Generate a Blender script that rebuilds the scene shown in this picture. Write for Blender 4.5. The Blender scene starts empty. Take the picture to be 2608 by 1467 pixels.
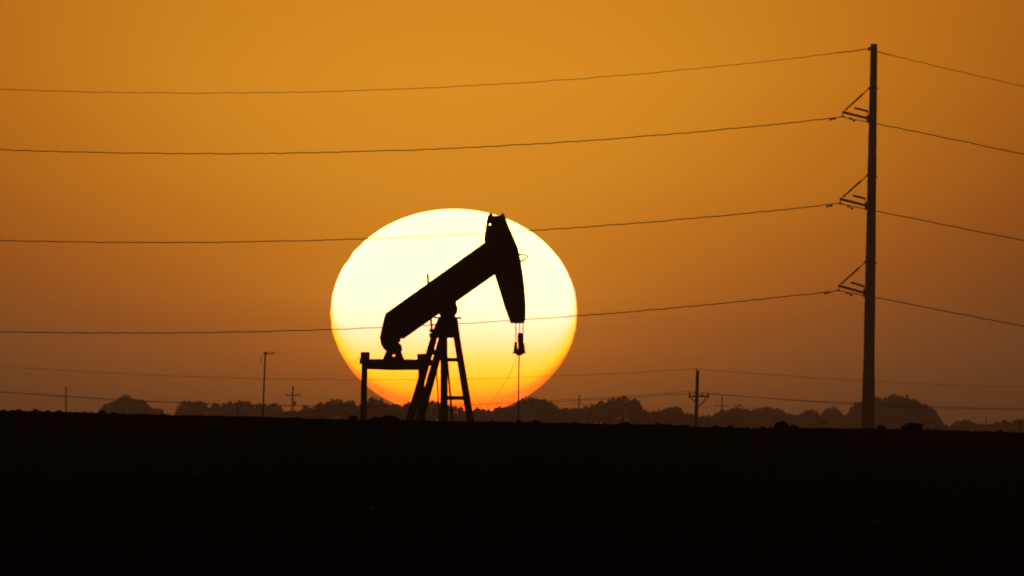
import bpy, bmesh, math, random
import numpy as np
from mathutils import Vector, Matrix

scene = bpy.context.scene
COL = scene.collection
# ---------------------------------------------------------------- camera
# A very long lens (the sun's 0.53 degrees fill a quarter of the frame).
F, CX, HY = 67900.0, 1304.0, 1075.0      # focal length in photo pixels, centre column, row of eye level
SUN_AZ, SUN_EL = (1156.5 - CX) / F, (HY - 796.0) / F
cam_data = bpy.data.cameras.new("camera")
cam_data.sensor_width = 36.0
cam_data.lens = 36.0 * F / 2608.0
cam_data.clip_start, cam_data.clip_end = 1.0, 300000.0
cam = bpy.data.objects.new("camera", cam_data)
COL.objects.link(cam)
cam.location = (0, 0, 0)
cam.rotation_euler = (math.pi / 2 + (HY - 733.5) / F, 0, 0)
scene.camera = cam

# ---------------------------------------------------------------- world: dusty sunset sky
world = bpy.data.worlds.new("World")
scene.world = world
world.use_nodes = True
nt = world.node_tree
nt.nodes.clear()


def N(tree, typ, **kw):
    n = tree.nodes.new(typ)
    for k, v in kw.items():
        setattr(n, k, v)
    return n


def M(tree, op, a, b=None, clamp=False):
    n = tree.nodes.new("ShaderNodeMath")
    n.operation = op
    n.use_clamp = clamp
    for i, v in enumerate((a, b)):
        if v is None:
            continue
        if isinstance(v, (int, float)):
            n.inputs[i].default_value = v
        else:
            tree.links.new(v, n.inputs[i])
    return n.outputs[0]


def ramp(tree, fac, stops, interp='LINEAR'):
    n = tree.nodes.new("ShaderNodeValToRGB")
    cr = n.color_ramp
    cr.interpolation = interp
    while len(cr.elements) < len(stops):
        cr.elements.new(0.5)
    for e, (p, c) in zip(cr.elements, stops):
        e.position = p
        e.color = (c, c, c, 1) if isinstance(c, (int, float)) else (*c, 1)
    tree.links.new(fac, n.inputs[0])
    return n.outputs[0]


tc = N(nt, "ShaderNodeTexCoord")
sep = N(nt, "ShaderNodeSeparateXYZ")
nt.links.new(tc.outputs["Generated"], sep.inputs[0])
ysafe = M(nt, 'MAXIMUM', sep.outputs[1], 0.05)
az = M(nt, 'DIVIDE', sep.outputs[0], ysafe)
el = M(nt, 'DIVIDE', sep.outputs[2], ysafe)
front = M(nt, 'GREATER_THAN', sep.outputs[1], 0.05)
# the dust glow against elevation (photo rows -> elevation): brightness, width across, and how much of it the air lets through
EL0, EL1 = -0.002, 0.040
TABLE = [(1110, .20, 1230, .43, .08), (1060, .22, 1210, .43, .09), (1025, .265, 1230, .43, .12), (960, .40, 1260, .43, .17), (880, .575, 1280, .43, .27), (750, .73, 1330, .54, .23),
         (640, .765, 1440, .63, .10), (450, .845, 1610, .73, 0), (200, .845, 1840, .80, 0), (30, .775, 2050, .83, 0), (-400, .60, 2500, .88, 0), (-900, .30, 3000, .9, 0), (-1500, .06, 3000, .92, 0)]
elfac = M(nt, 'DIVIDE', M(nt, 'SUBTRACT', el, EL0), EL1 - EL0, clamp=True)


def by_elevation(col, scale=1.0):
    return ramp(nt, elfac, [(max(0.0, min(1.0, ((HY - r[0]) / F - EL0) / (EL1 - EL0))), r[col] * scale) for r in TABLE])


vert, width, ext = by_elevation(1), by_elevation(2, 1 / 4000.0), by_elevation(3)
daz = M(nt, 'DIVIDE', M(nt, 'SUBTRACT', az, (1155 - CX) / F), M(nt, 'MULTIPLY', width, 4000.0 / F))
gx = M(nt, 'MAXIMUM', M(nt, 'EXPONENT', M(nt, 'MULTIPLY', M(nt, 'MULTIPLY', daz, daz), -1.0)), 0.15)
dsun = M(nt, 'DIVIDE', M(nt, 'SUBTRACT', az, SUN_AZ), 430.0 / F)      # the aureole close round the sun
aur = M(nt, 'MULTIPLY', M(nt, 'EXPONENT', M(nt, 'MULTIPLY', M(nt, 'MULTIPLY', dsun, dsun), -1.0)), by_elevation(4))
glow = M(nt, 'MULTIPLY', M(nt, 'MULTIPLY', M(nt, 'ADD', M(nt, 'MULTIPLY', gx, vert), aur), front), ext)
hue = ramp(nt, glow, [(0.0, (0, 0, 0)), (0.05, (0.05, 0.015, 0.0030)), (0.11, (0.11, 0.031, 0.004)), (0.22, (0.22, 0.056, 0.004)),
                      (0.32, (0.32, 0.088, 0.0045)), (0.48, (0.48, 0.152, 0.0065)), (0.60, (0.60, 0.217, 0.0105)),
                      (0.72, (0.72, 0.272, 0.0155))])
bg_glow = N(nt, "ShaderNodeBackground")
nt.links.new(hue, bg_glow.inputs[0])
nt.links.new(M(nt, 'DIVIDE', 1.0, ext), bg_glow.inputs[1])
sky_tex = N(nt, "ShaderNodeTexSky", sky_type='NISHITA', sun_disc=False)
sky_tex.sun_elevation = SUN_EL
sky_tex.sun_rotation = SUN_AZ
sky_tex.dust_density = 6.0
bg_sky = N(nt, "ShaderNodeBackground")
tint = N(nt, "ShaderNodeMix", data_type='RGBA', blend_type='MULTIPLY')
tint.inputs[0].default_value = 1.0
nt.links.new(sky_tex.outputs[0], tint.inputs[6])
tint.inputs[7].default_value = (1.0, 0.62, 0.40, 1)
nt.links.new(tint.outputs[2], bg_sky.inputs[0])
bg_sky.inputs[1].default_value = 0.012
addw = N(nt, "ShaderNodeAddShader")
nt.links.new(bg_glow.outputs[0], addw.inputs[0])
nt.links.new(bg_sky.outputs[0], addw.inputs[1])
wout = N(nt, "ShaderNodeOutputWorld")
nt.links.new(addw.outputs[0], wout.inputs[0])

# ---------------------------------------------------------------- sun lamp
sun_l = bpy.data.lights.new("sun_light", 'SUN')
sun_l.energy = 0.5
sun_l.angle = math.radians(0.5)
sun_l.color = (1.0, 0.40, 0.17)
sun_lo = bpy.data.objects.new("sun_light", sun_l)
COL.objects.link(sun_lo)
sdir = Vector((math.tan(SUN_AZ), 1.0, math.tan(SUN_EL))).normalized()
sun_lo.rotation_euler = (-sdir).to_track_quat('-Z', 'Y').to_euler()
sun_lo.location = (0, 50, 60)

scene.view_settings.view_transform = 'Standard'
scene.view_settings.look = 'None'
scene.view_settings.exposure = 0.0
scene.view_settings.gamma = 1.0
scene.render.engine = 'CYCLES'
scene.cycles.filter_width = 2.0
scene.cycles.volume_bounces = 1
scene.cycles.max_bounces = 6
scene.cycles.transparent_max_bounces = 16


# ---------------------------------------------------------------- helpers
def P(px, py, D):
    """a photo direction turned into a point of the place at the distance D"""
    return Vector(((px - CX) / F * D, D, (HY - py) / F * D))


def material(name, color, rough=0.7, metal=0.0, var=0.35, scale=3.0, bump=0.0):
    m = bpy.data.materials.new(name)
    m.use_nodes = True
    t = m.node_tree
    b = t.nodes["Principled BSDF"]
    c = N(t, "ShaderNodeTexCoord")
    nz = N(t, "ShaderNodeTexNoise")
    nz.inputs["Scale"].default_value = scale
    nz.inputs["Detail"].default_value = 6
    t.links.new(c.outputs["Object"], nz.inputs["Vector"])
    lo = tuple(v * (1 - var) for v in color)
    hi = tuple(min(1, v * (1 + var)) for v in color)
    t.links.new(ramp(t, nz.outputs[0], [(0.3, lo), (0.7, hi)]), b.inputs["Base Color"])
    b.inputs["Roughness"].default_value = rough
    if rough > 0.88:                      # soil, leaves and dry stalks do not shine
        b.inputs["Specular IOR Level"].default_value = 0.0
    b.inputs["Metallic"].default_value = metal
    if bump:
        bp = N(t, "ShaderNodeBump")
        bp.inputs["Strength"].default_value = bump
        t.links.new(nz.outputs[0], bp.inputs["Height"])
        t.links.new(bp.outputs[0], b.inputs["Normal"])
    return m


MAT = dict(
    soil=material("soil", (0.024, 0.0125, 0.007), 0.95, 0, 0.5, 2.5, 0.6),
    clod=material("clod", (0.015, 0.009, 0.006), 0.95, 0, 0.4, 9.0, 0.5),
    paint=material("weathered_paint", (0.055, 0.030, 0.022), 0.75, 0.0, 0.4, 1.6, 0.1),
    steel=material("dull_steel", (0.08, 0.07, 0.06), 0.65, 0.4, 0.3, 4.0),
    cable=material("dark_cable", (0.03, 0.025, 0.02), 0.8, 0.0, 0.2, 5.0),
    pole=material("weathered_pole", (0.05, 0.036, 0.028), 0.85, 0.0, 0.35, 2.0, 0.2),
    polymer=material("insulator_polymer", (0.05, 0.035, 0.03), 0.6, 0.0, 0.2, 6.0),
    leaf=material("foliage", (0.045, 0.055, 0.025), 0.9, 0, 0.5, 0.6),
    bark=material("bark", (0.06, 0.045, 0.03), 0.9, 0, 0.4, 3.0),
    weed=material("dry_weed", (0.07, 0.055, 0.03), 0.9, 0, 0.3, 8.0),
    scrap=material("pale_scrap", (0.20, 0.21, 0.24), 0.7, 0, 0.3, 8.0),
)


def link_mesh(name, verts, faces, mat, parent=None, smooth=False):
    me = bpy.data.meshes.new(name)
    me.from_pydata([tuple(v) for v in verts], [], faces)
    me.update()
    if smooth:
        for p in me.polygons:
            p.use_smooth = True
    me.materials.append(mat)
    o = bpy.data.objects.new(name, me)
    COL.objects.link(o)
    if parent is not None:
        o.parent = parent
    return o


def tag(o, label=None, cat=None, group=None, kind=None):
    if label: o["label"] = label
    if cat: o["category"] = cat
    if group: o["group"] = group
    if kind: o["kind"] = kind
    return o


def empty(name, loc, label, cat, group=None, rz=0.0):
    o = bpy.data.objects.new(name, None)
    COL.objects.link(o)
    o.location = loc
    o.rotation_euler = (0, 0, rz)
    o.empty_display_size = 0.5
    return tag(o, label, cat, group)


class MB:
    """collects shapes for ONE mesh"""
    def __init__(s):
        s.v, s.f = [], []

    def prism(s, outline, w0, w1, axis):
        """outline: list of points (Vectors), extruded along axis from w0 to w1"""
        n, b = len(outline), len(s.v)
        s.v += [p + axis * w0 for p in outline] + [p + axis * w1 for p in outline]
        s.f.append(list(range(b, b + n)))
        s.f.append(list(range(b + 2 * n - 1, b + n - 1, -1)))
        for i in range(n):
            j = (i + 1) % n
            s.f.append([b + j, b + i, b + n + i, b + n + j])
        return s

    def bar(s, p0, p1, side0, side1, dep0, dep1, sidedir):
        """rectangular bar; half-widths along the visible side direction and in depth"""
        p0, p1 = Vector(p0), Vector(p1)
        a = (p1 - p0).normalized()
        sd = (sidedir - a * sidedir.dot(a)).normalized()
        dd = a.cross(sd)
        b = len(s.v)
        for p, h, d in ((p0, side0, dep0), (p1, side1, dep1)):
            for i, j in ((-1, -1), (1, -1), (1, 1), (-1, 1)):
                s.v.append(p + sd * (h * i) + dd * (d * j))
        s.f += [[b + 3, b + 2, b + 1, b], [b + 4, b + 5, b + 6, b + 7]]
        for i in range(4):
            j = (i + 1) % 4
            s.f.append([b + i, b + j, b + 4 + j, b + 4 + i])
        return s

    def box(s, c, hx, hy, hz):
        c = Vector(c)
        return s.bar(c - Vector((0, 0, hz)), c + Vector((0, 0, hz)), hx, hx, hy, hy, Vector((1, 0, 0)))

    def tube(s, pts, radii, n=8):
        pts = [Vector(p) for p in pts]
        if isinstance(radii, (int, float)):
            radii = [radii] * len(pts)
        b = len(s.v)
        up = None
        for k, p in enumerate(pts):
            d = (pts[min(k + 1, len(pts) - 1)] - pts[max(k - 1, 0)]).normalized()
            if up is None:
                up = d.orthogonal().normalized()
            up = (up - d * up.dot(d)).normalized()
            sd = d.cross(up)
            for i in range(n):
                t = 2 * math.pi * i / n
                s.v.append(p + (up * math.cos(t) + sd * math.sin(t)) * radii[k])
        for k in range(len(pts) - 1):
            for i in range(n):
                j = (i + 1) % n
                s.f.append([b + k * n + i, b + k * n + j, b + (k + 1) * n + j, b + (k + 1) * n + i])
        s.f.append(list(range(b + n - 1, b - 1, -1)))
        e = b + (len(pts) - 1) * n
        s.f.append(list(range(e, e + n)))
        return s

    def build(s, name, mat, parent=None, smooth=False, origin=None):
        v = s.v if origin is None else [p - origin for p in s.v]
        o = link_mesh(name, v, s.f, mat, parent, smooth)
        if origin is not None and parent is None:
            o.location = origin
        bm = bmesh.new()
        bm.from_mesh(o.data)
        bmesh.ops.recalc_face_normals(bm, faces=bm.faces)
        bm.to_mesh(o.data)
        bm.free()
        return o


# ---------------------------------------------------------------- the sun itself, far beyond everything
DS = 60000.0


def make_sun():
    rng = random.Random(3)
    rx, rz = 314.5 / F * DS, 264.5 / F * DS
    nu, nv = 220, 120
    bands = list(np.interp(range(nv + 1), range(0, nv + 3, 2), [rng.gauss(0, 1) for _ in range(0, nv + 3, 2)]))
    bands2 = list(np.interp(range(nv + 1), range(0, nv + 3, 2), [rng.gauss(0, 1) for _ in range(0, nv + 3, 2)]))
    px = DS / F
    verts, faces = [], []
    for j in range(nv + 1):
        th = math.pi * j / nv
        for i in range(nu):
            ph = 2 * math.pi * i / nu
            x = math.sin(th) * math.cos(ph)
            y = math.sin(th) * math.sin(ph)
            jit = (bands[j] if x > 0 else bands2[j]) * 1.0 * px * abs(x) if 4 < j < nv - 4 else 0
            verts.append((x * rx + (jit if x > 0 else -jit), y * rx * 0.6, math.cos(th) * rz + 0.8 * px * math.sin(ph * 23 + j) * (1 - abs(math.cos(th)))))
    for j in range(nv):
        for i in range(nu):
            k = (i + 1) % nu
            faces.append((j * nu + i, (j + 1) * nu + i, (j + 1) * nu + k, j * nu + k))
    m = bpy.data.materials.new("sun_glow")
    m.use_nodes = True
    t = m.node_tree
    t.nodes.clear()
    c = N(t, "ShaderNodeTexCoord")
    s = N(t, "ShaderNodeSeparateXYZ")
    t.links.new(c.outputs["Generated"], s.inputs[0])
    xn = M(t, 'SUBTRACT', M(t, 'MULTIPLY', s.outputs[0], 2.0), 1.0)
    zn = M(t, 'SUBTRACT', M(t, 'MULTIPLY', s.outputs[2], 2.0), 1.0)
    r2 = M(t, 'ADD', M(t, 'MULTIPLY', xn, xn), M(t, 'MULTIPLY', zn, zn))
    # limb darkening (redder rim) and low-altitude reddening, as the light leaves through the dust
    rim = M(t, 'MULTIPLY', M(t, 'POWER', r2, 9.0), 0.25)
    tt = M(t, 'SUBTRACT', s.outputs[2], rim, clamp=True)
    col = ramp(t, tt, SUN_STOPS)
    em = N(t, "ShaderNodeEmission")
    t.links.new(col, em.inputs[0])
    # near and far skin of the glowing ball add up; the limb fades out over its last hundredths
    fade = M(t, 'DIVIDE', M(t, 'SUBTRACT', 1.02, r2), 0.045, clamp=True)
    t.links.new(M(t, 'POWER', fade, 1.5), em.inputs[1])
    tr = N(t, "ShaderNodeBsdfTransparent")
    ad = N(t, "ShaderNodeAddShader")
    t.links.new(em.outputs[0], ad.inputs[0])
    t.links.new(tr.outputs[0], ad.inputs[1])
    o = N(t, "ShaderNodeOutputMaterial")
    t.links.new(ad.outputs[0], o.inputs[0])
    m.cycles.emission_sampling = 'NONE'
    ob = link_mesh("sun", verts, faces, m, None, True)
    ob.location = P(1156.5, 796.0, DS)
    tag(ob, "huge pale yellow setting sun behind the pump jack, orange along its lower edge", "sun")


SUN_STOPS = [(0.0, (1.9, 0.17, 0.0)), (0.06, (2.0, 0.23, 0.0)), (0.096, (2.1, 0.35, 0.0)), (0.134, (2.2, 0.47, 0.0)), (0.18, (2.2, 0.595, 0.0)),
             (0.20, (2.3, 0.65, 0.018)), (0.247, (2.3, 0.70, 0.062)), (0.294, (2.4, 0.745, 0.15)), (0.36, (2.5, 0.86, 0.40)), (0.436, (2.6, 0.97, 0.60)), (0.50, (2.6, 1.5, 0.655)),
             (0.60, (2.6, 2.1, 0.65)), (1.0, (2.6, 2.2, 0.52))]
make_sun()

# ---------------------------------------------------------------- ground: dark ploughed field rising to a crest, low plain beyond
YC, LOW = 450.0, -4.0
CREST = [(-400, 1032), (0, 1046), (120, 1049), (250, 1052), (450, 1058), (650, 1062), (900, 1069), (1050, 1071), (1300, 1076), (1500, 1079),
         (1700, 1083), (1770, 1088), (1900, 1091), (2100, 1091), (2230, 1092), (2400, 1096), (2608, 1103), (3000, 1112)]


def crest_z(x):
    px = x / YC * F + CX
    py = np.interp(px, [c[0] for c in CREST], [c[1] for c in CREST])
    return (HY - py) / F * YC


def smooth(t):
    t = max(0.0, min(1.0, t))
    return t * t * (3 - 2 * t)


def ground_z(x, y):
    zc = float(crest_z(max(-12.0, min(12.0, x))))
    if y <= YC:
        return -1.25 + (zc + 1.25) * smooth((y - 120) / (YC - 120) * 0.86) / smooth(0.86)
    return zc + (LOW - zc) * smooth((y - YC) / 260.0)


def make_ground():
    rng = np.random.default_rng(5)
    xs = list(np.arange(-9.6, 9.6001, 0.022))
    ext, st = [], 0.3
    x = 9.6
    while x < 3500:
        x += st
        st *= 1.5
        ext.append(min(x, 3500.0))
    xs = [-e for e in reversed(ext)] + xs + ext
    ys = list(np.arange(-40, 150, 30)) + list(np.arange(150, 430, 4.0)) + list(np.arange(430, 446, 1.0)) + list(np.arange(446, 453, 0.35)) \
        + [454, 457, 462, 470, 480, 495, 515, 540, 570, 610, 660, 720, 800, 1000, 1500, 2000, 3000, 4500, 6500, 9000]
    nx, ny = len(xs), len(ys)
    # clumpy soil profile: three octaves along x for every row
    verts = []
    xa = np.array(xs)
    fine = np.abs(xa) < 9.7
    for y in ys:
        z = np.array([ground_z(x, y) for x in xs])
        amp = 1.0 if y < 470 else 0.0
        r1 = np.interp(xa, np.arange(-10, 10.01, 0.30), rng.normal(0, 1, 67))
        r2 = np.interp(xa, np.arange(-10, 10.01, 0.11), np.maximum(0, rng.normal(0, 1, 182)))
        r3 = rng.normal(0, 1, nx)
        near = 1.0 if 440 < y < 456 else 0.7
        z = z - 0.013 * fine * (y < 470) + fine * amp * near * (0.0050 * r1 + 0.0120 * r2 + 0.0050 * r3)
        verts += [(float(a), float(y), float(b)) for a, b in zip(xa, z)]
    faces = []
    for j in range(ny - 1):
        for i in range(nx - 1):
            a = j * nx + i
            faces.append((a, a + 1, a + nx + 1, a + nx))
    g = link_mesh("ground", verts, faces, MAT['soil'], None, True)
    tag(g, kind="structure")


make_ground()


# ---------------------------------------------------------------- haze
def make_haze():
    b = MB().box((0, 4600, 13.5), 3600, 4750, 19.0)
    m = bpy.data.materials.new("haze_air")
    m.use_nodes = True
    t = m.node_tree
    t.nodes.clear()
    v = N(t, "ShaderNodeVolumePrincipled")
    v.inputs["Color"].default_value = (0.85, 0.80, 0.74, 1)
    v.inputs["Density"].default_value = 0.9e-4
    v.inputs["Anisotropy"].default_value = 0.5
    o = N(t, "ShaderNodeOutputMaterial")
    t.links.new(v.outputs[0], o.inputs["Volume"])
    m.cycles.homogeneous_volume = True
    h = b.build("haze", m)
    tag(h, kind="stuff")


make_haze()

# ---------------------------------------------------------------- pump jack (local axes: x along the beam, y across it)
PJ_D, PJ_X = 1500.0, 1121.3
TH = math.radians(45)
C45, S45 = math.cos(TH), math.sin(TH)
K = PJ_D / F
SCR = Vector((C45, S45, 0))           # across the view, in local axes
ACROSS = Vector((0, 1, 0))


def z1(x, y): return (820 + x * 0.26398, 500 + y * 0.26398)
def z2(x, y): return (860 + x * 0.23328, 760 + y * 0.23328)
def z7(x, y): return (1000 + x * 0.15873, 860 + y * 0.15873)


def J(p, v=0.0):
    """a point of the machine from its place in the side view, v metres across"""
    X = (p[0] - PJ_X) * K
    return Vector(((X - v * S45) / C45, v, (HY - p[1]) * K - LOW))


def plate(mb, outline, w, shrink=True):
    """a profile in the plane of the beam, 2w thick; the profile allows for the thickness seen obliquely"""
    pts = list(outline)
    n = len(pts)
    area = sum(pts[i][0] * pts[(i + 1) % n][1] - pts[(i + 1) % n][0] * pts[i][1] for i in range(n))
    sg = 1 if area > 0 else -1
    dx = w * S45 / K if shrink else 0
    out = []
    for i in range(n):
        a, b, c = pts[i - 1], pts[i], pts[(i + 1) % n]
        n1 = sg * (b[1] - a[1]) / (math.hypot(b[0] - a[0], b[1] - a[1]) + 1e-9)
        n2 = sg * (c[1] - b[1]) / (math.hypot(c[0] - b[0], c[1] - b[1]) + 1e-9)
        s = max(-1, min(1, (n1 + n2) * 1.2))
        out.append(J((b[0] - s * dx, b[1])))
    mb.prism(out, -w, w, ACROSS)
    return mb


def make_pumpjack():
    base = P(PJ_X, HY, PJ_D)
    base.z = LOW
    root = empty("pump_jack", base, "dark beam pump jack with tilted beam and horse head in front of the sun", "pump jack", None, -TH)
    pm, sm = MAT['paint'], MAT['steel']
    # walking beam
    w = 0.16
    beam = [z1(600, 1155), z1(830, 1000), z1(1060, 845), z1(1330, 640), z1(1480, 532), z1(1600, 452), z1(1740, 560), z1(1760, 640), z1(1728, 688), z1(1480, 868), z1(1300, 985),
            z1(1130, 1110), z1(900, 1275), z1(785, 1358), z1(735, 1400), z1(700, 1462), z1(640, 1490), z1(598, 1478), z1(568, 1432), z1(555, 1360)]
    b = plate(MB(), beam, w).build("walking_beam", pm, root)
    # two raised flanges along the beam
    fl = MB()
    for (p, q) in ((z1(616, 1166), z1(1600, 470)), (z1(776, 1338), z1(1720, 680))):
        fl.bar(J(p), J(q), 0.06, 0.06, 0.24, 0.24, SCR)
    fl.build("beam_flange", pm, root)
    # horse head
    head = [z1(1577, 472), z1(1563, 425), z1(1590, 240), z1(1600, 192), z1(1764, 192), z1(1800, 290),
            z1(1846, 395), z1(1890, 500), z1(1912, 600), z1(1928, 690), z1(1944, 795), z1(1955, 900), z1(1962, 990), z1(1966, 1085), z1(1962, 1195), z1(1950, 1229),
            z1(1820, 1229), z1(1762, 1070), z1(1712, 905), z1(1660, 742), z1(1640, 640)]
    hd = plate(MB(), head, 0.20).build("horse_head", pm, root)
    # round lifting hole cut through the head
    cut = MB()
    cp = J(z1(1622, 275))
    cut.tube([cp - (SCR.cross(Vector((0, 0, 1)))) * 2, cp + (SCR.cross(Vector((0, 0, 1)))) * 2], 0.052, 16)
    co = cut.build("hole_cutter", pm, root)
    md = hd.modifiers.new("hole", 'BOOLEAN')
    md.operation = 'DIFFERENCE'
    md.object = co
    md.solver = 'EXACT'
    dg = bpy.context.evaluated_depsgraph_get()
    nm = bpy.data.meshes.new_from_object(hd.evaluated_get(dg))
    hd.modifiers.clear()
    hd.data = nm
    bpy.data.objects.remove(co)
    for tri in ((z1(1600, 200), z1(1604, 184), z1(1634, 163), z1(1656, 200)), (z1(1712, 200), z1(1747, 164), z1(1765, 200))):
        plate(MB(), tri, 0.03).build("horn_plate", pm, hd)
    # guard loop on the curved face of the head
    MB().tube([J(z1(1890, 566)), J(z1(1945, 570)), J(z1(1990, 585)), J(z1(1960, 612)), J(z1(1915, 634))], 0.050, 6).build("cable_guard", sm, hd)
    # centre bearing and saddle
    brg = [z1(1125, 1120), z1(1125, 1020), z1(1200, 960), z1(1296, 985), z1(1297, 1040), z1(1311, 1085), z1(1302, 1128), z1(1286, 1150), z1(1286, 1172), z1(1142, 1172), z1(1140, 1150)]
    plate(MB(), brg, 0.15).build("center_bearing", pm, root)
    plate(MB(), [z1(1083, 1162), z1(1346, 1165), z1(1346, 1184), z1(1083, 1178)], 0.12).build("saddle_plate", pm, root)
    # head of the tower
    plate(MB(), [z2(1098, 215), z2(1308, 215), z2(1322, 300), z2(1338, 432), z2(1262, 432), z2(1200, 432), z2(1005, 432), z2(1040, 350)], 0.2).build("tower_head", pm, root)
    # four legs of the tower: (top, bottom at the crest, half-widths in photo px, across)
    depth_low = 1075 - LOW / K          # row at which the low ground lies
    LEGS = [((1052, 425), (791, 1310), 35, 50, -0.2, -0.38), ((1146, 425), (898, 1310), 38, 47, 0.2, 0.38),
            ((1161, 425), (1163, 1310), 38, 44, -0.35, -1.0), ((1300, 425), (1446, 1318), 36, 46, 0.35, 1.0)]

    def at_row(a, b, row):
        t = (row - a[1]) / (b[1] - a[1])
        return (a[0] + (b[0] - a[0]) * t, row), t

    rowlow = (depth_low - 760) / 0.23328
    leg_lines = []
    for a, bt, h0, h1, v0, v1 in LEGS:
        e, t = at_row(a, bt, rowlow)
        hw = lambda tt: (h0 + (h1 - h0) * min(1.0, tt)) * 0.23328 * K
        m = MB()
        m.bar(J(z2(*a), v0), J(z2(*e), v0 + (v1 - v0) * t), hw(0), hw(1.1), 0.16, 0.2, SCR)
        m.build("leg", pm, root)
        leg_lines.append((a, bt, v0, v1))

    def on_leg(i, row):
        a, bt, v0, v1 = leg_lines[i]
        p, t = at_row(a, bt, row)
        return J(z2(*p), v0 + (v1 - v0) * t)

    for i, j, row, th in ((2, 3, 670, 21), (2, 3, 1087, 22), (0, 1, 592, 24), (0, 1, 703, 33), (0, 1, 1010, 40), (1, 2, 560, 26)):
        MB().bar(on_leg(i, row), on_leg(j, row), th * 0.23328 * K, th * 0.23328 * K, 0.09, 0.09, Vector((0, 0, 1))).build("crossbar", pm, root)
    # ladder up to the saddle
    lad = MB()
    vl, vr = -1.35, -0.9
    L = [J((1089, 698), vl), J((1100, 840), vl), J((1112, 945), vl), J((1119, 1068), vl), J((1127, 1180), vl)]
    R = [J((1119, 701), vr), J((1131, 835), vr), J((1140, 925), vr), J((1152, 1068), vr), J((1161, 1180), vr)]
    lad.bar(L[0], L[1], 0.065, 0.060, 0.03, 0.03, SCR)
    for k in (1, 2, 3):
        lad.bar(L[k], L[k + 1], 0.035, 0.04, 0.03, 0.03, SCR)
    for k in (0, 1):
        lad.bar(R[k], R[k + 1], 0.050, 0.040, 0.03, 0.03, SCR)
    for k in (2, 3):
        lad.bar(R[k], R[k + 1], 0.045, 0.07, 0.03, 0.03, SCR)
    lo = lad.build("ladder", sm, root)
    rows = [704] + list(range(730, 1060, 24))
    rg = MB()
    for r in rows:
        def on(S, r):
            zt = (HY - r) * K - LOW
            for a, b in zip(S, S[1:]):
                if a.z >= zt >= b.z:
                    return a.lerp(b, (a.z - zt) / (a.z - b.z))
            return S[-1]
        rg.tube([on(L, r), on(R, r)], 0.013, 5)
    rg.build("rungs", sm, lo)["kind"] = "stuff"
    MB().box(J(z2(1030, 352), -0.9), 0.1, 0.1, 0.10).box(J(z2(1024, 400), -0.9), 0.08, 0.1, 0.11).build("junction_box", sm, root)
    # equalizer across the tail with its bearing, and the two pitman arms
    xu = J(z2(601, 715)).x
    ve = 311 * 0.23328 * K / S45

    def E(p, _=0):
        """a point in the plane across the tail"""
        return Vector((xu, ((p[0] - z2(601, 0)[0]) * K) / S45, (HY - p[1]) * K - LOW))

    ax = Vector((1, 0, 0))
    eq = MB()
    dxe = 0.16 * C45 / K
    def eplate(mb, pts, hw):
        cx0 = sum(p[0] for p in pts) / len(pts)
        d = hw * C45 / K
        mb.prism([E((p[0] + (d if p[0] < cx0 else -d), p[1])) for p in pts], -hw, hw, ax)
    eplate(eq, [z2(290, 660), z2(930, 663), z2(930, 780), z2(620, 783), z2(290, 772)], 0.16)
    eq.build("equalizer_beam", pm, root)
    for pts, nm in (([z2(248, 592), z2(262, 584), z2(340, 584), z2(352, 594), z2(348, 660), z2(345, 715), z2(235, 715), z2(238, 655), z2(248, 650)], "wrist_bearing"),
                    ([z2(864, 604), z2(992, 600), z2(976, 785), z2(872, 785)], "wrist_bearing")):
        m = MB()
        eplate(m, pts, 0.2)
        m.build(nm, pm, root)
    for top, bot, h0, h1 in (((293, 700), (280, 1310), 33, 36), ((913, 700), (906, 1310), 35, 38)):
        e, t = at_row(top, bot, rowlow)
        a, b_ = E(z2(*top)), E(z2(*e))
        MB().bar(a, b_, h0 * 0.23328 * K, h1 * 0.23328 * K, 0.14, 0.14, SCR).build("pitman_arm", pm, root)
    tb = MB()
    plate(tb, [z2(498, 525), z2(528, 545), z2(524, 580), z2(510, 614), z2(708, 614), z2(694, 592), z2(704, 552), z2(692, 505), z2(664, 482), z2(692, 462), z2(640, 430), z2(540, 440)], 0.15)
    plate(tb, [z2(512, 610), z2(588, 610), z2(606, 630), z2(606, 672), z2(486, 672)], 0.15)
    plate(tb, [z2(640, 610), z2(704, 610), z2(724, 672), z2(612, 672), z2(616, 630)], 0.15)
    plate(tb, [z2(500, 638), z2(716, 638), z2(724, 672), z2(486, 672)], 0.14)
    tb.build("tail_bearing", pm, root)
    MB().tube([E(z2(244, 632)), E(z2(184, 692)), E(z2(240, 722))], 0.014, 5).build("guard_loop", sm, root)
    # hanging bridle, carrier bar and polished rod under the horse head
    vh = 0.0
    for xa, xb in ((1945, 1946), (1988, 1988), (2024, 2024)):
        MB().tube([J(z2(xa, 262)), J(z2(xb, 500))], 0.028, 6).build("bridle_cable", MAT['cable'], root)
    cb = MB()
    cb.prism([J(z2(*p)) for p in ((1938, 480), (1952, 480), (1958, 556), (1974, 560), (1978, 500), (2008, 500), (2012, 556), (2021, 552), (2020, 490), (2030, 490), (2038, 560), (2040, 592), (2054, 594), (2054, 604), (2030, 604), (2008, 614), (1998, 626), (1966, 626), (1956, 612), (1934, 604), (1908, 600), (1908, 594), (1926, 590), (1928, 556))], -0.05, 0.05, ACROSS)
    cb.build("carrier_bar", sm, root)
    lc = MB()
    lc.prism([J(z2(*p)) for p in ((1972, 384), (1986, 378), (2012, 380), (2020, 392), (2018, 470), (2012, 505), (1976, 505), (1970, 470))], -0.05, 0.05, ACROSS)
    lc.build("load_cell", sm, root)
    MB().tube([J(z2(1981, 600)), J(z2(1976, 900)), J(z2(1971, 1330)), J(z2(1970, rowlow))], [0.036, 0.036, 0.04, 0.04], 8).build("polished_rod", sm, root)
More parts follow.
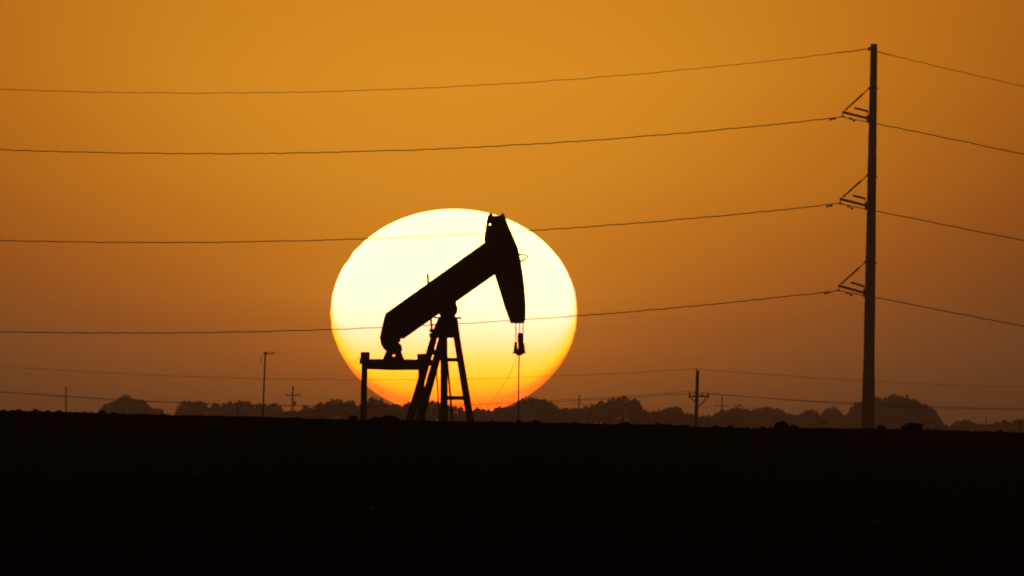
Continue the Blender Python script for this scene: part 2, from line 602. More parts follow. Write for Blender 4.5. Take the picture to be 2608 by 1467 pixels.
    MB().tube([J(z2(1960, 625)), J(z2(1935, 700)), J(z2(1870, 850)), J(z2(1775, 1000)), J(z2(1690, 1115)), J(z2(1600, 1215)), J(z2(1560, 1300)), J(z2(1560, rowlow))], 0.010, 5).build("hanging_cord", MAT['cable'], root)
    # skid under the tower
    sk = MB()
    for v in (-1.1, 1.1):
        c = J((1121, depth_low - 8), v)
        sk.box((0.0, v, 0.16), 4.2, 0.16, 0.17)
    sk.build("base_skid", pm, root)


make_pumpjack()

# ---------------------------------------------------------------- tall transmission pole and its hardware
TP_D = 1900.0
KT = TP_D / F


def tube_px(mb, pts, r, D, n=8, dy=None):
    q = []
    for i, p in enumerate(pts):
        w = P(p[0], p[1], D)
        if dy:
            w = P(p[0], p[1], D + dy[i])
        q.append(w)
    return mb.tube(q, r, n)


def make_tall_pole():
    base = P(2209.0, HY, TP_D)
    base.z = LOW
    root = empty("transmission_pole", base, "tall thick dark transmission pole with three insulator arms on its left side", "utility pole")
    rng = random.Random(11)
    top, bot = (2226.0, 111.7), (2210.5, 1096.0)
    pts, rad = [], []
    rowlow = HY - LOW / KT
    for i in range(0, 61):
        row = top[1] + (rowlow - top[1]) * i / 60
        t = (row - top[1]) / (bot[1] - top[1])
        c = top[0] + (bot[0] - top[0]) * t
        wpx = 16.4 + (31.5 - 16.4) * (0.55 * t + 0.45 * t ** 0.6) + (1.5 if t > 0.86 else 0)
        pts.append(P(c, row, TP_D) - base)
        rad.append(max(0.1, (wpx / 2 + rng.uniform(-0.35, 0.35)) * KT))
    MB().tube(pts, rad, 20).build("pole", MAT['pole'], root, True)
    off = base

    def part(name, mb, mat, par=root):
        return mb.build(name, mat, par, False, off)

    def shed_tube(a, b, rc, rs, n, da, db):
        """rod with rain sheds from a to b"""
        A, B = P(a[0], a[1], TP_D + da), P(b[0], b[1], TP_D + db)
        q, r = [], []
        for k in range(n):
            for f, rr in ((0.1, rc), (0.35, rs), (0.55, rs), (0.75, rc)):
                q.append(A.lerp(B, (k + f) / n))
                r.append(rr)
        return MB().tube([A] + q + [B], [rc] + r + [rc], 8)

    # top clamp
    part("wire_clamp", MB().box(P(2213.5, 125, TP_D - 0.1), 0.09, 0.08, 0.11).box(P(2216.5, 121, TP_D - 0.1), 0.08, 0.06, 0.06), MAT['steel'])
    part("bolt", MB().box(P(2236, 225, TP_D), 0.05, 0.05, 0.06), MAT['steel'])
    part("bolt", MB().box(P(2233, 449, TP_D), 0.05, 0.05, 0.06), MAT['steel'])
    part("bolt", MB().box(P(2231.5, 669, TP_D), 0.05, 0.05, 0.06), MAT['steel'])
    for (ia, ib, st, pa, pb, cl, d1, d2) in ARMS:
        # post insulator reaching out towards us, with a strut from above and a clamp for the cable
        ins = part("post_insulator", shed_tube(ia, ib, 0.075, 0.108, 12, -1.2, 0.0), MAT['polymer'])
        kx, ky = (ia[0] + (st[0] - ia[0]) * 0.13, ia[1] + (st[1] - ia[1]) * 0.13)
        fx = lambda t: (ia[0] + (st[0] - ia[0]) * t, ia[1] + (st[1] - ia[1]) * t)
        s = MB()
        tube_px(s, [ia, fx(0.15), fx(0.16), fx(0.72), fx(0.8), st], [0.030, 0.030, 0.056, 0.075, 0.034, 0.034], TP_D, 8, [-1.2, -1.05, -1.03, -0.3, -0.2, 0])
        so = part("strut", s, MAT['polymer'])
        kk = fx(0.13)
        part("strut_fitting", MB().box(P(kk[0], kk[1], TP_D - 1.05), 0.07, 0.06, 0.07), MAT['steel'], so)
        part("strut_bracket", MB().box(P(st[0] + 1, st[1], TP_D), 0.10, 0.09, 0.10), MAT['steel'])
        # second insulator pointing away
        part("post_insulator", shed_tube(pa, pb, 0.035, 0.085, 8, 2.5, 0.3), MAT['polymer'])
        br = MB()
        tube_px(br, [pb, (pb[0] - 0.5, ib[1])], 0.03, TP_D, 6)
        br.box(P(ib[0] + 3.5, ib[1] + 2, TP_D), 0.15, 0.12, 0.27)
        part("insulator_bracket", br, MAT['steel'])
        cc = MB()
        tube_px(cc, [ia, ((ia[0] + cl[0]) / 2 - 0.5, (ia[1] + cl[1]) / 2), cl], [0.05, 0.035, 0.04], TP_D - 1.2, 6)
        cc.box(P(cl[0], cl[1], TP_D - 1.2), 0.14, 0.06, 0.05)
        cc.box(P(ia[0], ia[1] - 1, TP_D - 1.2), 0.06, 0.06, 0.07)
        part("cable_clamp", cc, MAT['steel'])
        for d in (d1, d2):
            sl = 0.22 if d is d1 else -0.55
            m = MB()
            q0, q1 = (d[0] - 5, d[1] + 5 * sl), (d[0] + 5, d[1] - 5 * sl)
            tube_px(m, [q0, q1], 0.03, TP_D - 1.2, 6)
            m.box(P(*q0, TP_D - 1.2), 0.09, 0.06, 0.07).box(P(*q1, TP_D - 1.2), 0.09, 0.06, 0.07)
            tube_px(m, [(d[0], d[1] - 4), d], 0.03, TP_D - 1.2, 6)
            part("vibration_damper", m, MAT['steel'])


ARMS = [((2147.4, 285.6), (2209, 301.2), (2213.5, 225.0), (2177, 275), (2211, 283.8), (2146, 297), (2121, 303), (2170, 304.5)),
        ((2140.9, 507), (2204.2, 523.1), (2209, 446.5), (2173.2, 498.3), (2204.5, 506), (2139.6, 518.1), (2112, 525.0), (2165.7, 528.4)),
        ((2137, 728), (2200.5, 745.5), (2204, 667.5), (2168, 719.4), (2201, 729.5), (2135, 740), (2107, 746.0), (2163, 749.0))]
make_tall_pole()


# ---------------------------------------------------------------- cables
def cable(name, label, pieces, D, rad, group, cat="power line", rod=None):
    """pieces: lists of photo points; each piece is one sagging span between supports"""
    rng = random.Random(len(label))
    pts = []
    for xs, ys, x0, x1, n in pieces:
        co = np.polyfit(xs, ys, 2)
        fit = np.poly1d(co)
        for k in range(n + 1):
            x = x0 + (x1 - x0) * k / n
            pts.append((x, float(fit(x)) + rng.uniform(-0.95, 0.95)))
    mb = MB()
    r = rad if not rod else [rod[2] if rod[0] < p[0] < rod[1] else rad for p in pts]
    mb.tube([P(p[0], p[1], D) for p in pts], r, 6)
    org = P(pts[len(pts) // 2][0], pts[len(pts) // 2][1], D)
    o = mb.build(name, MAT['cable'], None, True, org)
    return tag(o, label, cat, group)


GH = "cables strung on the tall pole"
cable("power_cable", "topmost thin cable, tied to the very top of the tall pole",
      [([2212, 1700, 1296, 628, 0], [126.5, 177, 215.0, 238, 226.5], -900, 2212, 170), ([2212, 2235, 2430, 2608], [126.5, 132, 179, 220.7], 2216, 3500, 60)],
      TP_D - 0.15, 0.020, GH, rod=(2130, 2278, 0.034))
cable("power_cable", "cable on the upper insulator arm of the tall pole, second one down",
      [([2146, 1296, 500, 0], [297, 371.5, 390, 381.5], -900, 2146, 170), ([2147, 2233, 2430, 2608], [297.5, 316, 355, 392.8], 2150, 3500, 60)], TP_D - 1.2, 0.032, GH)
cable("power_cable", "cable on the middle arm of the tall pole, passing behind the horse head",
      [([2139, 1357, 931, 486, 0], [518, 587, 609.0, 616.6, 612.5], -900, 2139, 170), ([2140, 2231, 2430, 2608], [518.5, 538, 577, 612.6], 2143, 3500, 60)], TP_D - 1.2, 0.032, GH)
cable("power_cable", "cable on the lowest arm of the tall pole, crossing the middle of the sun",
      [([2135, 1468, 850, 304, 0], [740, 805, 839, 848, 845], -900, 2135, 170), ([2136, 2229, 2430, 2608], [740.5, 757, 797, 831], 2139, 3500, 60)], TP_D - 1.2, 0.032, GH)
GD = "thin cables of the low distribution line"
DP_D = 2000.0
cable("distribution_wire", "thin high wire over the tip of the small crossarm pole",
      [([1774, 1417, 867, 450, 0], [939, 957.5, 967.5, 957, 933], -600, 1774, 90), ([1774, 1924, 2227, 2608], [939, 951, 972, 985.5], 1776, 3300, 50)], DP_D, 0.012, GD)
cable("distribution_wire", "wire on the left insulator of the small crossarm pole, low over the trees",
      [([1756, 1530, 1150, 700, 450, 180, 0], [999, 1010, 1031, 1033, 1024, 1009, 997], -600, 1756, 90), ([1756, 1950, 2200, 2608], [999, 1012, 1030, 1041], 1758, 3300, 50)], DP_D - 0.25, 0.013, GD)
cable("distribution_wire", "wire on the inner right insulator of the small crossarm pole",
      [([1788, 1530, 1150, 700, 450, 180, 0], [1001, 1012, 1033, 1034, 1025, 1010, 998], -600, 1788, 90), ([1788, 1950, 2200, 2608], [1001, 1013, 1031, 1042.0], 1790, 3300, 50)], DP_D - 0.05, 0.009, GD)
cable("distribution_wire", "wire on the outer right insulator of the small crossarm pole",
      [([1803, 1530, 1150, 700, 450, 180, 0], [1001, 1014, 1035, 1036, 1026, 1011, 999], -600, 1803, 90), ([1803, 1950, 2200, 2608], [1001, 1013.5, 1032, 1044], 1805, 3300, 50)], DP_D + 0.15, 0.009, GD)
cable("distribution_wire", "faintest wire, between the hazy far poles along the treetops",
      [([168, 450, 745], [1008, 1024, 1007], -300, 745, 50), ([745, 1110, 1475], [1007, 1034, 1028], 747, 1475, 40), ([1475, 1650, 1839], [1028, 1040, 1033], 1477, 1839, 30),
       ([1839, 2200, 2608], [1033, 1045, 1036], 1841, 3000, 40)], 6000.0, 0.020, "thin wires along the far treeline")


# ---------------------------------------------------------------- smaller poles
def line_pole(label, top, bot, D, w0, w1, arm=None, braces=None, pins=(), trans=None, pin_top=None, group=None, name="utility_pole", mat='pole', rng_seed=1):
    k = D / F
    base = P(bot[0] + (bot[0] - top[0]) / (bot[1] - top[1]) * ((HY - LOW / k) - bot[1]), HY, D)
    base.z = LOW
    root = empty(name, base, label, "utility pole", group)
    rng = random.Random(rng_seed)
    pts, rad = [], []
    low = HY - LOW / k
    n = 24
    for i in range(n + 1):
        row = top[1] + (low - top[1]) * i / n
        t = (row - top[1]) / (bot[1] - top[1])
        pts.append(P(top[0] + (bot[0] - top[0]) * t + (rng.uniform(-0.4, 0.4) if i else 0), row, D))
        rad.append((w0 + (w1 - w0) * min(1.2, t)) / 2 * k)
    MB().tube(pts, rad, 12).build("pole", MAT[mat], root, True, base)
    if arm:
        x0, x1, y, h = arm
        ao = MB().bar(P(x0, y, D - 0.2), P(x1, y, D - 0.2), h / 2 * k, h / 2 * k, 0.06, 0.06, Vector((0, 0, 1))).build("crossarm", MAT['pole'], root, False, base)
        for (px, ya, yb, r) in pins:
            MB().tube([P(px, ya, D - 0.2), P(px, ya + (yb - ya) * 0.4, D - 0.2), P(px, yb, D - 0.2)], [r * k * 1.2, r * k, r * k * 0.7], 8).build("insulator", MAT['polymer'], ao, False, base)
    for a, b in braces or ():
        MB().bar(P(*a, D - 0.2), P(*b, D - 0.12), 0.042, 0.042, 0.02, 0.02, Vector((1, 0, 0.3))).build("brace", MAT['steel'], root, False, base)
    if trans:
        x, y, hw, hh = trans
        MB().tube([P(x, y + hh, D - 0.4), P(x, y + hh * 0.8, D - 0.4), P(x, y - hh * 0.8, D - 0.4), P(x, y - hh, D - 0.4)], [hw * k * 0.8, hw * k, hw * k, hw * k * 0.6], 12).build("transformer", MAT['steel'], root, True, base)
    if pin_top:
        MB().tube([P(pin_top[0], pin_top[1], D), P(pin_top[0] + 1, top[1] + 2, D)], [0.035, 0.05], 8).build("insulator", MAT['polymer'], root, False, base)
    return root


line_pole("small dark wooden pole with braced crossarm between the sun and the tall pole", (1777, 944), (1772, 1088), DP_D, 8.3, 10.0,
          (1754.5, 1806.5, 1009, 4.2), [((1756, 1012), (1773, 1024.5)), ((1799.5, 1013), (1779, 1037))], ((1756, 1011, 999, 2.2), (1788, 1010, 1001, 2.0), (1803, 1014, 1001, 2.2)),
          None, (1774, 937.5), None, rng_seed=4)
GF = "hazy poles near the far treeline"
line_pole("hazy plain pole standing alone in open sky at far left", (167.6, 985), (168.5, 1050), 6000, 4.0, 5.0, (160, 176, 1008, 2.0), None, (), None, None, GF, rng_seed=5)
line_pole("hazy crossarm pole with a transformer, between two tree clumps left of the sun", (746, 983.5), (744.5, 1050), 5900, 5.0, 5.5, (728, 765.5, 1006.7, 3.0), None,
          ((730, 1006, 1002, 1.2), (763, 1006, 1002, 1.2)), (750.2, 1027.7, 4.0, 6.0), None, GF, rng_seed=6)
line_pole("hazy short pole top poking above the trees right of the sun", (1475.5, 1005), (1474.5, 1050), 5950, 3.4, 4.2, (1459, 1488, 1028, 1.6), None, (), None, None, GF, rng_seed=7)
line_pole("faint crossarm pole just right of the small wooden pole", (1839.3, 1009.5), (1839, 1055), 6000, 3.6, 4.2, (1819, 1855, 1033, 2.2), None, (), None, None, GF, rng_seed=8)
line_pole("faint pole whose crossarm barely clears the trees, midway to the tall pole", (1883.5, 1029), (1883.3, 1060), 6100, 3.2, 4.0, (1867, 1892, 1033, 2.4), None, (), None, None, GF, rng_seed=9)


def make_mast():
    D = 1500.0
    k = D / F
    base = P(666.5, HY, D)
    base.z = LOW
    root = empty("antenna_mast", base, "slim mast with a short sideways antenna at its top, left of the pump jack", "antenna mast")
    low = HY - LOW / k
    MB().tube([P(675.6, 897, D), P(674.6, 930, D), P(672.6, 975, D), P(671.0, 1020, D), P(668.3, 1061, D), P(664.5, low, D)],
              [0.042, 0.042, 0.043, 0.043, 0.045, 0.05], 10).build("mast", MAT['steel'], root, True, base)
    a = MB()
    a.tube([P(674, 900.2, D - 0.1), P(701, 899.3, D - 0.1)], 0.026, 6)
    for i, x in enumerate((682, 687, 692, 696.5, 700)):
        h = 2.6 - i * 0.1
        a.tube([P(x, 899.8 - h, D - 0.5), P(x, 899.8 + h, D + 0.3)], 0.014, 5)
    ao = a.build("antenna", MAT['steel'], root, False, base)
    MB().box(P(676, 899.6, D - 0.1), 0.068, 0.07, 0.085).build("antenna_clamp", MAT['steel'], ao, False, base)
    MB().tube([P(673, 900.6, D), P(667.5, 906, D), P(664.8, 916, D), P(665.6, 924, D), P(671.5, 930.5, D)], 0.012, 6).build("feed_cable", MAT['cable'], root, True, base)


make_mast()


def post(label, x, top, bot, w, D, group="posts along the field edge"):
    k = D / F
    low = HY - LOW / k
    base = P(x, HY, D)
    base.z = LOW
    o = MB().tube([P(x, top, D), P(x - 0.2, (top + bot) / 2, D), P(x + 0.2, bot, D), P(x, low, D)], [w * 0.46 * k, w * 0.5 * k, w * 0.5 * k, w * 0.55 * k], 8).build("fence_post", MAT['bark'], None, False, base)
    tag(o, label, "post", group)


post("short dark post against the trees left of the antenna mast", 606, 1033, 1060, 4.0, 2100)
post("short dark post below the tallest treetop right of the sun", 1588.5, 1053, 1080, 4.6, 2100)
post("wide short post at the right edge of the photo", 2599, 1071, 1103, 6.5, 2100)
post("thin pale stake over the low trees at far right", 2511, 1059, 1085, 2.2, 3000)

# ---------------------------------------------------------------- far trees
ENV = [(-120, 1055), (-60, 1050), (-20, 1058), (240, 1062), (251, 1048), (264, 1030), (279, 1021), (296, 1020), (303, 1010), (318, 1003), (332, 1008), (340, 1016), (349, 1015), (367, 1016), (377, 1030), (385, 1038), (398, 1037), (412, 1042), (430, 1053),
       (440, 1060), (447, 1046), (455, 1028), (475, 1019), (490, 1024), (497, 1023), (510, 1017), (524, 1025), (536, 1040), (541, 1026), (548, 1024), (558, 1032), (566, 1028), (587, 1021), (603, 1024), (608, 1020), (622, 1019), (638, 1021), (643, 1032),
       (660, 1025), (676, 1028), (683, 1032), (690, 1026), (702, 1025), (713, 1029), (719, 1042), (728, 1047), (744, 1042), (757, 1048), (764, 1044), (772, 1034), (779, 1031), (796, 1036), (803, 1030), (818, 1023), (828, 1028), (834, 1020),
       (852, 1014), (872, 1018), (880, 1024), (886, 1018), (898, 1017), (914, 1034), (925, 1024), (946, 1008), (960, 1013), (972, 1014), (986, 1029), (996, 1028), (1009, 1026), (1023, 1033), (1042, 1022), (1070, 1020), (1090, 1020), (1100, 1018), (1118, 1022),
       (1140, 1032), (1163, 1034), (1176, 1034), (1184, 1047), (1200, 1046), (1212, 1038), (1226, 1037), (1240, 1042), (1252, 1044), (1262, 1036), (1271, 1033), (1290, 1035), (1303, 1033), (1316, 1023), (1327, 1014), (1350, 1011), (1385, 1016), (1400, 1021),
       (1413, 1028), (1428, 1040), (1442, 1038), (1462, 1038), (1480, 1038), (1493, 1033), (1500, 1034), (1509, 1026), (1515, 1032), (1522, 1022), (1533, 1018), (1543, 1026), (1549, 1013), (1575, 1012), (1583, 1007), (1591, 1005), (1600, 1012), (1606, 1020), (1617, 1015), (1630, 1019), (1634, 1037), (1647, 1046),
       (1665, 1047), (1680, 1043), (1698, 1040), (1710, 1036), (1722, 1034), (1729, 1035), (1736, 1042), (1742, 1050), (1752, 1051), (1764, 1052), (1784, 1060), (1800, 1056), (1815, 1058), (1822, 1050), (1836, 1045), (1852, 1042), (1864, 1039), (1882, 1037), (1897, 1039), (1908, 1044), (1918, 1041), (1935, 1037), (1952, 1035),
       (1970, 1038), (1988, 1040), (2001, 1050), (2016, 1053), (2034, 1057), (2042, 1051), (2055, 1044), (2066, 1042), (2083, 1047), (2089, 1056), (2097, 1045), (2108, 1037), (2124, 1034), (2139, 1043), (2150, 1056), (2160, 1050), (2166, 1037), (2180, 1029), (2198, 1022), (2215, 1014), (2231, 1009),
       (2240, 1014), (2252, 1018), (2262, 1010), (2274, 1005), (2290, 1010), (2308, 1011), (2322, 1017), (2333, 1019), (2343, 1028), (2358, 1029), (2364, 1039), (2376, 1040), (2382, 1051), (2390, 1058), (2398, 1077), (2413, 1090), (2425, 1080), (2435, 1071), (2448, 1072),
       (2461, 1066), (2474, 1074), (2490, 1080), (2512, 1081), (2526, 1079), (2540, 1074), (2552, 1072), (2563, 1069), (2575, 1076), (2586, 1070), (2599, 1065), (2625, 1070), (2700, 1075)]
EX = list(range(-120, 2701, 3))           # ragged top profile
EY = [float(np.interp(x, [e[0] for e in ENV], [e[1] for e in ENV])) + 1.5 + 1.3 * math.sin(x * 0.61) * math.sin(x * 0.173 + 1) + 1.5 * math.sin(x * 0.29 + 2) * math.sin(x * 0.071) for x in EX]
TREES = [
    (279, 30, "left shoulder tree of the isolated clump at far left"),
    (320, 24, "pointed tallest tree of the isolated clump at far left"),
    (360, 22, "flat topped tree right of the pointed one in the far left clump"),
    (405, 30, "low sloping tree at the right end of the far left clump"),
    (473, 27, "rounded tree opening the long tree row, after the gap"),
    (511, 20, "domed tree second in the row after the gap"),
    (547, 14, "narrow small tree with a notch on its left, left of the short post"),
    (586, 25, "broad tree immediately left of the short dark post"),
    (622, 18, "flat topped tree immediately behind the short dark post"),
    (661, 20, "tree standing directly behind the antenna mast"),
    (702, 20, "rounded tree right of the antenna mast, before a dip"),
    (743, 18, "lowest tree, in the dip under the hazy transformer pole"),
    (779, 19, "small rounded tree just right of the hazy transformer pole"),
    (817, 17, "middling tree climbing toward the tall dome left of the pump jack"),
    (854, 24, "tall domed tree left of the sun's lower edge"),
    (896, 18, "tree just left of the pump jack's outer pitman arm"),
    (946, 31, "tall tree right beside the outer pitman arm, over the sun's edge"),
    (1008, 28, "low tree under the equalizer beam of the pump jack"),
    (1054, 28, "tree seen behind the pump jack's slanting rear legs"),
    (1105, 32, "tree seen between the rear legs and the ladder of the pump jack"),
    (1162, 26, "tree seen between the two front legs of the pump jack"),
    (1227, 32, "low tree at the sun's bottom, right of the pump jack legs"),
    (1284, 28, "low tree at the sun's bottom, left of the polished rod"),
    (1350, 46, "big smooth domed tree just right of the polished rod"),
    (1415, 26, "tree sloping down from the big dome right of the rod"),
    (1470, 32, "low flat tree around the short hazy pole top right of the sun"),
    (1527, 22, "spiky small tree left of the tallest treetop right of the sun"),
    (1585, 38, "tallest tree between the sun and the small wooden pole"),
    (1622, 14, "rounded knob of a tree right of the tallest one"),
    (1672, 34, "low sloping tree left of the small wooden pole"),
    (1725, 20, "upright tuft topped tree nearest the small wooden pole on its left"),
    (1776, 34, "lowest tree, at the foot of the small wooden pole"),
    (1845, 32, "tree below the faint crossarm pole, rising to the right"),
    (1893, 26, "round topped tree below the barely visible crossarm"),
    (1955, 48, "broad flat domed tree above the big dark mound"),
    (2020, 24, "low sagging tree right of the broad flat domed one"),
    (2065, 24, "rounded bushy tree above the bent weed stalk"),
    (2123, 30, "tall rounded tree just left of the tall pole"),
    (2182, 26, "tree directly behind the foot of the tall pole"),
    (2290, 118, "largest tree of all, ragged broad crown right of the tall pole"),
    (2452, 38, "low bushy tree right of the largest tree, after the gap"),
    (2514, 34, "low tree around the thin pale stake at far right"),
    (2563, 24, "rounded low tree left of the wide short post"),
    (2604, 26, "low tree behind the wide short post at the right edge"),
]


def make_tree(px, hw, label, seed):
    rng = np.random.default_rng(seed)
    D = 4250.0 + rng.uniform(0, 450)
    if hw > 100:
        D = 4150.0
    k = D / F
    base = P(px, HY, D)
    base.z = LOW
    root = empty("tree", base, label, "tree", "hazy trees along the far treeline")
    R = hw * k
    size = 0.42 if hw < 100 else 0.55
    # crown: leaf sprays through the whole volume; upper surface follows the ragged profile, falling away in depth
    WX = 1.45 if hw < 100 else 1.06          # neighbouring crowns grow into each other
    n = int(min(16000, 1500 + 620 * R * R))
    x = rng.uniform(-WX, WX, n)
    dp = rng.uniform(-1, 1, n)
    keep = (np.abs(x / WX) ** (4 if hw < 100 else 8) + dp * dp) < 1.0
    x, dp = x[keep], dp[keep]
    tip = size * 0.45                        # ragged outline: sprays reach over or stop short of the profile
    ztop = (HY - np.interp(px + x * hw, EX, EY)) * k + rng.normal(0, 0.10 if hw < 100 else 0.22, len(x))
    edge = np.sqrt(np.maximum(0, 1 - dp * dp * 0.9))
    low = LOW + 1.0
    h = np.maximum(0.3, (ztop - low) * (0.55 + 0.45 * edge))
    over = np.clip((np.abs(x) - 0.9) / 0.55, 0, 1) if hw < 100 else 0 * x
    h *= 1 - 0.35 * over * rng.random(len(x))
    f = 1 - np.abs(rng.normal(0, 0.30, len(x)))
    f = np.where(rng.random(len(x)) < 0.45, rng.uniform(0.0, 1.0, len(x)), f)
    hole = np.sin(x * hw * 0.37 + seed * 1.7) * np.sin(dp * R * 1.1 + seed) * np.sin(f * 9 + seed)
    ok = (hole < (0.90 if abs(px - 1130) < 200 else 0.74)) & (f > 0.02)
    x, dp, h, f = x[ok], dp[ok], h[ok], f[ok]
    z = low + np.minimum(h * f, np.maximum(0.2, h - tip * rng.uniform(0.2, 1.0, len(x))))
    c = np.stack([x * R, dp * R * 0.9, z - LOW], 1)
    m = len(c)
    a = rng.normal(0, 1, (m, 3)); a /= np.linalg.norm(a, axis=1)[:, None]
    b = rng.normal(0, 1, (m, 3)); b -= a * (a * b).sum(1)[:, None]; b /= np.linalg.norm(b, axis=1)[:, None]
    s1 = (size * rng.uniform(0.30, 0.65, m))[:, None]
    s2 = (size * rng.uniform(0.25, 0.5, m))[:, None]
    V = np.stack([c - a * s1, c - b * s2 * 0.8 + a * s1 * 0.1, c + a * s1, c + b * s2], 1).reshape(-1, 3)
    me = bpy.data.meshes.new("crown")
    me.from_pydata(V.tolist(), [], [(4 * i, 4 * i + 1, 4 * i + 2, 4 * i + 3) for i in range(m)])
    me.materials.append(MAT['leaf'])
    o = bpy.data.objects.new("crown", me)
    COL.objects.link(o)
    o.parent = root
    # trunk with limbs
    zt = float((HY - np.interp(px, EX, EY)) * k - LOW)
    t = MB()
    t.tube([Vector((0, 0, -0.1)), Vector((0.05 * R, 0.02, zt * 0.3)), Vector((-0.04 * R, 0.05, zt * 0.55)), Vector((0.02 * R, 0, zt * 0.8))], [0.24, 0.19, 0.13, 0.04], 8)
    for q in range(5):
        an = q * 2.4 + seed
        z0 = zt * (0.28 + 0.08 * q)
        t.tube([Vector((0, 0, z0)), Vector((math.cos(an) * R * 0.35, math.sin(an) * R * 0.35, z0 + zt * 0.12)), Vector((math.cos(an) * R * 0.62, math.sin(an) * R * 0.6, z0 + zt * 0.18))], [0.09, 0.06, 0.025], 6)
    t.build("trunk", MAT['bark'], root)


for i, (px, hw, label) in enumerate(TREES):
    make_tree(px, hw, label, 100 + i)


# ---------------------------------------------------------------- clods and weeds on the crest
def clod(label, px, w, h, seed, sharp=0.0, name="dirt_clod", cat="dirt clod"):
    """w, h: seen width and height in photo pixels; rests on the crest"""
    D = YC
    k = D / F
    x = (px - CX) * k
    zc = float(crest_z(x))
    bm = bmesh.new()
    bmesh.ops.create_icosphere(bm, subdivisions=3, radius=1.0)
    rng = random.Random(seed)
    ph = [(rng.uniform(1.5, 4.5), rng.uniform(1.5, 4.5), rng.uniform(1.5, 4.5), rng.uniform(0, 6)) for _ in range(6)]
    for v in bm.verts:
        p = v.co
        d = sum(math.sin(a * p.x + b * p.y + c * p.z + e) for a, b, c, e in ph) / 6
        q = p * (1 + 0.22 * d + rng.uniform(-0.03, 0.03))
        if sharp:                     # one steep broken side
            q.x = min(q.x, 0.80 - 0.05 * p.z)
            q.z = min(q.z, 0.86 - 0.14 * q.x)
        q.z = max(q.z, -0.35)
        v.co = (q.x * w / 2 * k, q.y * w / 2 * k * 0.9, q.z * h * k * 0.92)
    me = bpy.data.meshes.new(name)
    bm.to_mesh(me)
    bm.free()
    for p in me.polygons:
        p.use_smooth = True
    me.materials.append(MAT['clod'])
    o = bpy.data.objects.new(name, me)
    COL.objects.link(o)
    o.location = (x, D, zc)
    tag(o, label, cat, "lumps of soil on the skyline")


CLODS = [
    (10, 12, 4, "tiny clod on the skyline at the photo's left edge"),
    (47, 19, 5, "low flat clod on the skyline, second from the left edge"),
    (91, 17, 8, "rounded clod on the skyline left of the plain far pole"),
    (122, 16, 5, "small low clod between the rounded clod and the far pole"),
    (150, 15, 6, "clod on the skyline just left of the plain far pole's foot"),
    (217, 8, 4, "speck of a clod in the open skyline left of the first trees"),
    (259, 22, 7, "clod under the left edge of the first tree clump"),
    (290, 16, 4, "low clod under the first tree clump"),
    (900, 24, 13, "square dark clod touching the pump jack's outer pitman arm"),
    (955, 30, 9, "low mound right beside the outer pitman arm"),
    (990, 62, 13, "broad low mound between the pitman arm and the rear legs"),
    (1077, 15, 9, "small clod at the foot of the pump jack's rear leg"),
    (1252, 15, 5, "small clod on the skyline right of the pump jack's last leg"),
    (1322, 18, 7, "clod at the foot of the polished rod"),
    (1364, 26, 8, "wider clod right of the polished rod's foot"),
    (1462, 14, 5, "lone small clod under the flat trees right of the sun"),
    (1593, 28, 6, "flat clod at the foot of the short dark post"),
    (1673, 17, 6, "rounded clod left of the small wooden pole"),
    (1742, 28, 5, "flat clod touching the small wooden pole's foot on its left"),
    (1822, 20, 6, "clod right of the small wooden pole's foot"),
    (1858, 20, 7, "second clod right of the small wooden pole"),
    (1943, 14, 6, "small clod just left of the big dark mound"),
    (1989, 38, 20, "big dark mound on the skyline left of the bent weed"),
    (2019, 28, 10, "lower mound leaning against the big dark mound"),
    (2244, 26, 10, "rounded clod right of the tall pole's foot"),
    (2326, 62, 22, "largest dark boulder, steep on its right side, under the largest tree"),
    (2549, 13, 7, "small clod near the photo's right edge"),
]
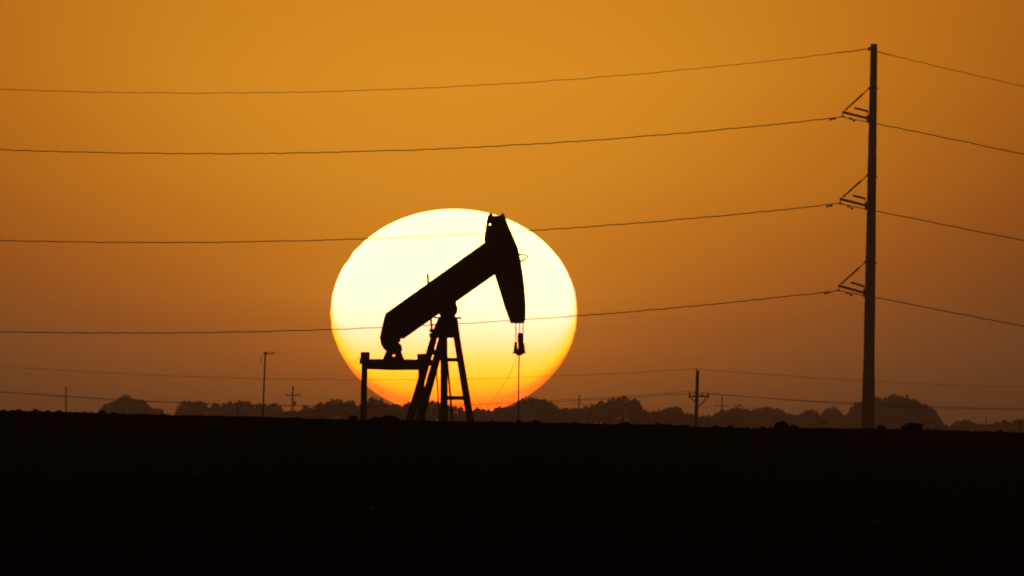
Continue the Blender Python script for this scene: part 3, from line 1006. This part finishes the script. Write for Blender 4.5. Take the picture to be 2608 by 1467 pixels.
for i, (px, w, h, lab) in enumerate(CLODS):
    big = h >= 20 and px > 2200
    clod(lab, px, w, h, 40 + i, 1.0 if big else 0.0, "boulder" if big else "dirt_clod", "boulder" if big else "dirt clod")


def weed(label, pts, r=0.0055, extra=()):
    base = P(pts[0][0], pts[0][1] + 3, YC - 0.1)
    m = MB().tube([base] + [P(*p, YC - 0.1) for p in pts], [r * 1.2] + [r] * (len(pts) - 1) + [r * 0.6], 5)
    for e in extra:
        m.tube([P(*p, YC - 0.1) for p in e], r * 0.7, 4)
    tag(m.build("weed_stalk", MAT['weed'], None, False, base), label, "weed", "dry stalks on the skyline")


weed("thin weed stalk leaning left under the flat trees right of the sun", [(1501, 1079), (1498, 1070), (1494, 1063)])
weed("pair of short stalks right of the polished rod", [(1384, 1078), (1378, 1068), (1372, 1060)], extra=[[(1387, 1079), (1395, 1070)]])
weed("thin weed stalk leaning right beside the small wooden pole", [(1801, 1088), (1804, 1078), (1807, 1069)])
weed("bent weed stalk folded to a peak left of the tall pole", [(2090, 1092), (2091, 1080), (2092.5, 1073), (2095.6, 1071), (2101, 1078), (2108, 1088)])
weed("short stalk near the foot of the short dark post", [(1582, 1080), (1578, 1075), (1574, 1070)])


def scrap(label, px, py, seed):
    """crumpled scrap lying on the field; its distance is where that line of sight meets the ground"""
    s = (HY - py) / F
    y = 150.0
    while y < YC and s * y > ground_z((px - CX) / F * y, y):
        y += 0.25
    x = (px - CX) / F * y
    rng = random.Random(seed)
    vs, fs = [], []
    for j in range(5):
        for i in range(5):
            vs.append(((i - 2) * 0.012 + rng.uniform(-.004, .004), (j - 2) * 0.016 + rng.uniform(-.004, .004), 0.02 + rng.uniform(-0.012, 0.016) + 0.004 * j))
    for j in range(4):
        for i in range(4):
            a = j * 5 + i
            fs.append((a, a + 1, a + 6, a + 5))
    o = link_mesh("scrap", vs, fs, MAT['scrap'])
    o.location = (x, y, ground_z(x, y))
    tag(o, label, "litter", "scraps on the dark field")


scrap("pale crumpled scrap on the dark field below the pump jack", 946, 1300, 1)
scrap("pale crumpled scrap on the dark field, left one", 500, 1212, 2)
scrap("bluish crumpled scrap on the dark field below the tall pole", 2236, 1334, 3)
